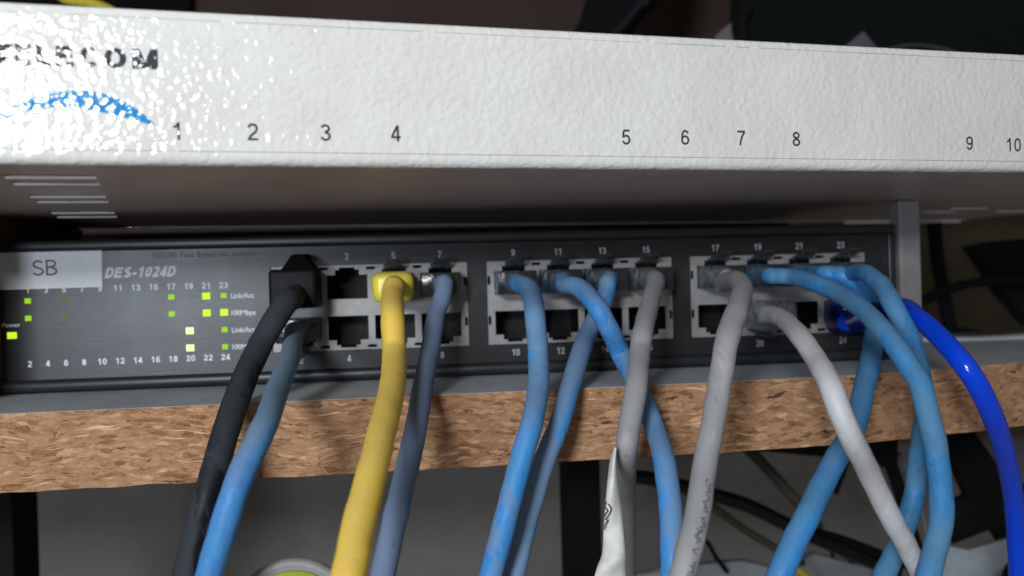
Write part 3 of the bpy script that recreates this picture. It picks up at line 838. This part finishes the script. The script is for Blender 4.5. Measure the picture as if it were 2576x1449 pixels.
# paper tag hanging by the grey cable
def strip(left, right, z, th, n=8, wave=0.4):
    Lc = catmull(left, n); Rc = catmull(right, n)
    k = min(len(Lc), len(Rc)); NS = 6
    V = []
    for side in (0, 1):
        for i in range(k):
            for j in range(NS + 1):
                t = j / NS
                x = Lc[i][0] * (1 - t) + Rc[i][0] * t; y = Lc[i][1] * (1 - t) + Rc[i][1] * t
                zz = z + side * th + wave * math.sin(t * 3.1 + i * 0.25) * 2 + 6 * (t - 0.5) ** 2
                V.append(at(x, y, zz))
    F = []; W = NS + 1; off = k * W
    for i in range(k - 1):
        for j in range(NS):
            a = i * W + j
            F.append((a, a + 1, a + W + 1, a + W)); F.append((off + a, off + a + W, off + a + W + 1, off + a + 1))
        F.append((i * W, (i + 1) * W, off + (i + 1) * W, off + i * W)); F.append((i * W + NS, off + i * W + NS, off + (i + 1) * W + NS, (i + 1) * W + NS))
    for j in range(NS):
        F.append((j, off + j, off + j + 1, j + 1)); a = (k - 1) * W + j; F.append((a, a + 1, off + a + 1, off + a))
    return V, F
V, F = strip([(1544, 1126), (1534, 1160), (1526, 1230), (1519, 1320), (1515, 1390), (1503, 1424), (1494, 1460), (1490, 1520)],
             [(1552, 1126), (1551, 1160), (1558, 1230), (1567, 1320), (1573, 1390), (1574, 1424), (1574, 1460), (1574, 1520)], 184, 0.25)
tg = empty('paper_tag', tuple(V[len(V) // 2 - 1]))
tag(tg, 'long cream paper tag with pen scribble hanging against the dull grey cable', 'paper tag')
tb = Vector(V[len(V) // 2 - 1])
mk('paper', [tuple(Vector(v) - tb) for v in V], F, tag_m, tg, True)
for stroke in ([(1524, 1262), (1521, 1275), (1528, 1285), (1522, 1294), (1519, 1300)], [(1530, 1268), (1537, 1280), (1531, 1296), (1524, 1304)], [(1521, 1306), (1529, 1309), (1523, 1318), (1520, 1332)]):
    pth = [at(x, y, 183.4) - tb for x, y in catmull(stroke, 5)]
    tube_mesh(pth, 0.14, 6).build('pen_stroke', pencil, tg)

# ------------------------------------------------------------------ things in the dimness behind and below
bgm = {}
def bgmat(name, col, rough=0.6):
    if name not in bgm: bgm[name] = dusty(name, col, tuple(v * 0.75 for v in col[:3]) + (1,), rough, 0.05)
    return bgm[name]
def bg_tube(label, name, cat, pts, z, dia, mat, group=None):
    pth = [at(x, y, zz) for x, y, zz in catmull([(p[0], p[1], (p[2] if len(p) > 2 else z)) for p in pts], 8)]
    base = pth[0]
    m = tube_mesh([p - base for p in pth], dia / 2, 16, 0.1, 3)
    o = m.build(name, mat, None, True); o.location = base * MM
    tag(o, label, cat, group)
    return o
def bg_slab(label, name, cat, outline, z, th, mat, kind=None, dz=None, bev=1.0, group=None):
    """solid of its own thickness whose outline faces the room"""
    n = len(outline)
    f = [at(x, y, z + (dz[i] if dz else 0)) for i, (x, y) in enumerate(outline)]
    bk = [p + Vector((0, th, 0)) for p in f]
    base = sum(f, Vector()) / n
    bm = bmesh.new()
    vf = [bm.verts.new(p - base) for p in f]; vb = [bm.verts.new(p - base) for p in bk]
    bm.faces.new(vf); bm.faces.new(list(reversed(vb)))
    for i in range(n): bm.faces.new((vf[i], vf[(i + 1) % n], vb[(i + 1) % n], vb[i]))
    bmesh.ops.recalc_face_normals(bm, faces=bm.faces)
    bmesh.ops.bevel(bm, geom=list(bm.edges), offset=bev, segments=2, profile=0.5, affect='EDGES')
    m = MB().bm(bm)
    o = m.build(name, mat); o.location = base * MM
    smooth_angle(o, 40)
    tag(o, label, cat, group, kind)
    return o

blk = bgmat('dull_black', (0.0035, 0.004, 0.004, 1), 0.9)
blkgloss = M('glossy_black_jacket', (0.003, 0.003, 0.004, 1), 0.22, spec=0.4).m
G2 = 'loose cables in the dark below the shelf'
bg_tube('thick glossy black cable running down right below the shelf', 'power_cable', 'cable', [(1560, 1196), (1640, 1205), (1760, 1236), (1880, 1272), (2000, 1330), (2110, 1378), (2260, 1440)], 300, 5.4, blkgloss, G2)
bg_tube('second black cable lying just above the thick glossy black one', 'power_cable', 'cable', [(1840, 1262), (1920, 1290), (2010, 1328), (2130, 1362), (2290, 1425)], 312, 3.6, blkgloss, G2)
bg_tube('dark olive cord slanting from the shelf to the blue cable of port 21', 'cord', 'cord', [(1850, 1100), (1895, 1142), (1950, 1200), (2005, 1262), (2060, 1330)], 330, 4.6, bgmat('olive_cord', (0.05, 0.045, 0.035, 1)), G2)
bg_tube('brown cord under the thick glossy black cable', 'cord', 'cord', [(1760, 1255), (1800, 1280), (1870, 1330), (1940, 1372), (2020, 1420)], 320, 3.2, bgmat('brown_cord', (0.05, 0.04, 0.026, 1)), G2)
bg_tube('thin black lead at the foot of the grey cable of port 17', 'cord', 'cord', [(1768, 1355), (1785, 1372), (1800, 1400), (1830, 1440)], 315, 1.8, blk, G2)
bg_tube('thin dark lead curling in front of the wall right of the blue cable', 'cord', 'cord', [(2010, 1290), (2060, 1330), (2090, 1385), (2110, 1450), (2120, 1500)], 330, 1.6, blk, G2)
bg_tube('thin dark lead dropping to the pale sheet', 'cord', 'cord', [(2120, 1395), (2160, 1420), (2210, 1470)], 325, 2.4, blk, G2)
bg_tube('short yellow lead peeping out at the bottom beside the blue cable', 'cord', 'cord', [(1985, 1420), (2010, 1436), (2040, 1460), (2070, 1500)], 300, 2.6, bgmat('yellow_lead', (0.45, 0.36, 0.04, 1)), G2)
bg_tube('black cable dropping behind the whitish grey cable', 'power_cable', 'cable', [(2222, 1090), (2235, 1150), (2262, 1230), (2290, 1330), (2330, 1450)], 320, 5.0, blk, G2)
bg_tube('thin grey lead between the two black cables at the right', 'cord', 'cord', [(2262, 1140), (2285, 1190), (2310, 1260), (2330, 1340), (2325, 1420)], 325, 1.6, bgmat('grey_lead', (0.2, 0.2, 0.21, 1)), G2)
bg_slab('black bracket wedged under the shelf at the right', 'bracket', 'bracket', [(1865, 1096), (2262, 1060), (2262, 1190), (2200, 1168), (2090, 1152), (1870, 1132)], 300, 12, blk)
bg_slab('black bracket leg standing under the wedge', 'bracket', 'bracket', [(2098, 1140), (2150, 1140), (2110, 1250), (2085, 1215)], 318, 8, blk)
bg_slab('large black bag sagging in the lower right corner', 'bag', 'bag', [(2366, 1080), (2450, 1080), (2520, 1180), (2600, 1230), (2700, 1300), (2700, 1600), (2480, 1600), (2560, 1420), (2500, 1330), (2400, 1370), (2380, 1280), (2440, 1250), (2400, 1160)], 330, 6, blk, bev=0.6)
bg_slab('pale bluish plastic sheet at the bottom right corner', 'plastic_sheet', 'sheet', [(2378, 1372), (2440, 1384), (2545, 1352), (2560, 1395), (2500, 1450), (2480, 1560), (2340, 1560), (2350, 1440)], 300, 2, bgmat('pale_plastic', (0.30, 0.34, 0.37, 1), 0.4), dz=[0, 3, 6, 0, -4, -8, -8, -2], bev=0.5)
bg_slab('pale grey crumpled plastic at the bottom edge between the cables', 'plastic_sheet', 'sheet', [(1600, 1446), (1700, 1430), (1790, 1418), (1870, 1410), (1960, 1432), (2050, 1392), (2150, 1420), (2230, 1408), (2240, 1600), (1600, 1600)], 318, 3, bgmat('grey_plastic_sheet', (0.25, 0.26, 0.27, 1), 0.4), dz=[0, 4, 0, 5, 0, 6, 0, 3, -6, -8], bev=0.5)

# rounded grey cap with lime inset at the bottom edge
bc = at(723, 1585, 165)
cap = empty('round_cap', tuple(bc - Vector((0, 0, 9))))
cap.rotation_euler = (math.radians(-24), 0, 0)
tag(cap, 'round grey cap with lime green inset peeping over the bottom edge', 'cap')
def lathe_y(prof, seg=48):
    V = []; F = []; n = len(prof)
    for k in range(seg):
        a = 2 * math.pi * k / seg
        for r, y in prof: V.append((r * math.cos(a), y, 9 + r * math.sin(a)))
    for k in range(seg):
        for j in range(n - 1):
            F.append((k * n + j, k * n + j + 1, ((k + 1) % seg) * n + j + 1, ((k + 1) % seg) * n + j))
    return MB().add(V, F)
lathe_y([(0.01, 0.4), (11.2, 0.2), (11.8, -0.8), (12.6, -1.0), (13.6, 0.0), (13.8, 2.0), (13.4, 8.0), (0.01, 8.0)]).build('rim', bgmat('grey_cap', (0.30, 0.29, 0.29, 1)), cap, True)
lathe_y([(0.01, -1.5), (8.0, -1.3), (10.6, -0.5), (11.1, 0.1), (11.0, 0.6), (0.01, 0.6)]).build('inset', M('lime_plastic', (0.36, 0.44, 0.05, 1), 0.5).m, cap, True)

# small hook on the wall
bg_tube('tiny dark screw hook in the wall under the left of the shelf', 'wall_hook', 'hook', [(248, 1385), (262, 1394), (280, 1398), (284, 1388)], 560, 1.8, blk)

# right of the switch
olive = dusty('olive_board', (0.12, 0.10, 0.065, 1), (0.09, 0.075, 0.05, 1), 0.9, 0.02)
o = MB().rbox(128, 520, 318, 326, -120, 160, 1, 2).build('olive_panel', olive)
tag(o, 'olive brown panel standing behind the right end of the shelf', 'panel')
G3 = 'black leads right of the switch'
bg_tube('upright black lead hanging before the olive panel', 'hanging_lead', 'cable', [(2350, 560), (2357, 640), (2372, 730), (2385, 800), (2402, 880)], 372, 6.0, blk, G3)
bg_tube('black lead crossing sideways before the olive panel', 'hanging_lead', 'cable', [(2270, 800), (2300, 772), (2350, 742), (2420, 718), (2500, 706), (2620, 700)], 362, 4.2, blk, G3)
bg_slab('large black satchel hanging before the olive panel at the right edge', 'satchel', 'bag', [(2448, 618), (2520, 605), (2700, 590), (2700, 830), (2600, 820), (2560, 770), (2530, 740), (2480, 660)], 380, 10, blk)
bg_slab('low black bundle lying behind the right end of the shelf', 'bundle', 'bundle', [(2320, 850), (2380, 832), (2450, 826), (2500, 842), (2560, 866), (2560, 900), (2320, 900)], 372, 10, blk)
# thin grey sheet lying on the shelf, right
V = []; F = []
NX = 30
for i in range(NX + 1):
    x = 136 + i * 6
    for y, z in ((56, 0.3), (88, 0.5)):
        V.append((x, y + 2 * math.sin(i * 0.35), ZB + 0.05 + (1.1 + 0.8 * math.sin(i * 0.4)) * (1 if y < 60 else 0.6)))
n0 = len(V)
for i in range(NX + 1):
    for q in (0, 1):
        p = V[2 * i + q]; V.append((p[0], p[1], ZB + 0.01))
for i in range(NX):
    a = 2 * i
    F += [(a, a + 2, a + 3, a + 1), (n0 + a, n0 + a + 1, n0 + a + 3, n0 + a + 2), (a, n0 + a, n0 + a + 2, a + 2), (a + 1, a + 3, n0 + a + 3, n0 + a + 1)]
F += [(0, 1, n0 + 1, n0), (2 * NX, n0 + 2 * NX, n0 + 2 * NX + 1, 2 * NX + 1)]
base = Vector((136, 56, ZB))
o = mk('grey_sheet', [tuple(Vector(v) - base) for v in V], F, lam_m, None, True); o.location = base * MM
tag(o, 'thin wavy grey sheet lying at the right end of the shelf', 'sheet')

# above the unit
brown = dusty('brown_wood_panel', (0.075, 0.048, 0.038, 1), (0.055, 0.036, 0.03, 1), 0.8, 0.02)
o = MB().prism([(-600, 8), (110, 8), (110, 80), (242, 80), (242, 420), (-600, 420)], 300, 312).build('brown_panel', brown)
o2 = MB().rbox(-300, 150, 128, 134, -60, 33, 1, 2).build('gap_shade_strip', post_m)  # strip added to stand for the darkness of the gap
tag(o2, 'black strip added to darken the gap behind the left part of the switch', 'dark strip')
tag(o, 'dark brown board standing behind above the cream unit', 'panel')
bg_slab('black strap slanting down behind the cream unit', 'strap', 'strap', [(1560, -1400), (1760, -1400), (1720, -120), (1650, 20), (1560, 150), (1470, 420), (1310, 420), (1400, 150), (1465, 40), (1510, -120)], 420, 8, blk)
bg_tube('glossy dark lead lying along the black strap', 'hanging_lead', 'cable', [(1700, -1400), (1690, -600), (1640, -60), (1610, 10), (1570, 60), (1530, 120), (1440, 420)], 405, 3.4, bgmat('navy_lead', (0.012, 0.016, 0.022, 1), 0.3))
bg_slab('huge black bag hanging behind the right half of the cream unit', 'black_bag', 'bag', [(1900, -1400), (3300, -1400), (3300, 420), (1990, 420), (1950, 200), (1885, 110), (1870, 50), (1880, -100)], 400, 20, bgmat('black_bag_cloth', (0.004, 0.006, 0.006, 1), 0.95))
bg_slab('small grey cardboard corner between the brown board and the black bag', 'card', 'card', [(1800, 90), (1850, 48), (1895, 5), (1900, 420), (1780, 420)], 416, 1.5, bgmat('grey_card', (0.16, 0.14, 0.13, 1)), bev=0.3)
bg_tube('short black lead standing between the grey card and the black bag', 'hanging_lead', 'cable', [(1862, 130), (1868, 80), (1866, 50), (1880, 20)], 395, 6.0, blk)
bg_slab('small purple grey triangular scrap rising behind the cream unit', 'scrap', 'scrap', [(2110, 130), (2172, 78), (2232, 150), (2250, 420), (2090, 420)], 385, 1.0, bgmat('purple_grey', (0.11, 0.10, 0.12, 1)), bev=0.2)
bg_tube('thin curved grey rim just above the cream unit at the right', 'rim', 'rim', [(2220, 128), (2270, 116), (2320, 114), (2380, 124), (2420, 140)], 385, 1.2, bgmat('grey_rim', (0.08, 0.08, 0.085, 1)))
yt = bg_tube('yellow wire with dark bands peeping over the top left of the unit', 'yellow_wire', 'wire', [(120, -50), (160, -6), (200, 4), (240, 12), (285, 30)], 320, 4.2, bgmat('yellow_wire_m', (0.62, 0.48, 0.03, 1)))
o = MB().rbox(-600, -168, 285, 297, 60, 420, 1, 2).build('black_board', blk)
tag(o, 'black board standing behind the top left corner of the cream unit', 'panel')
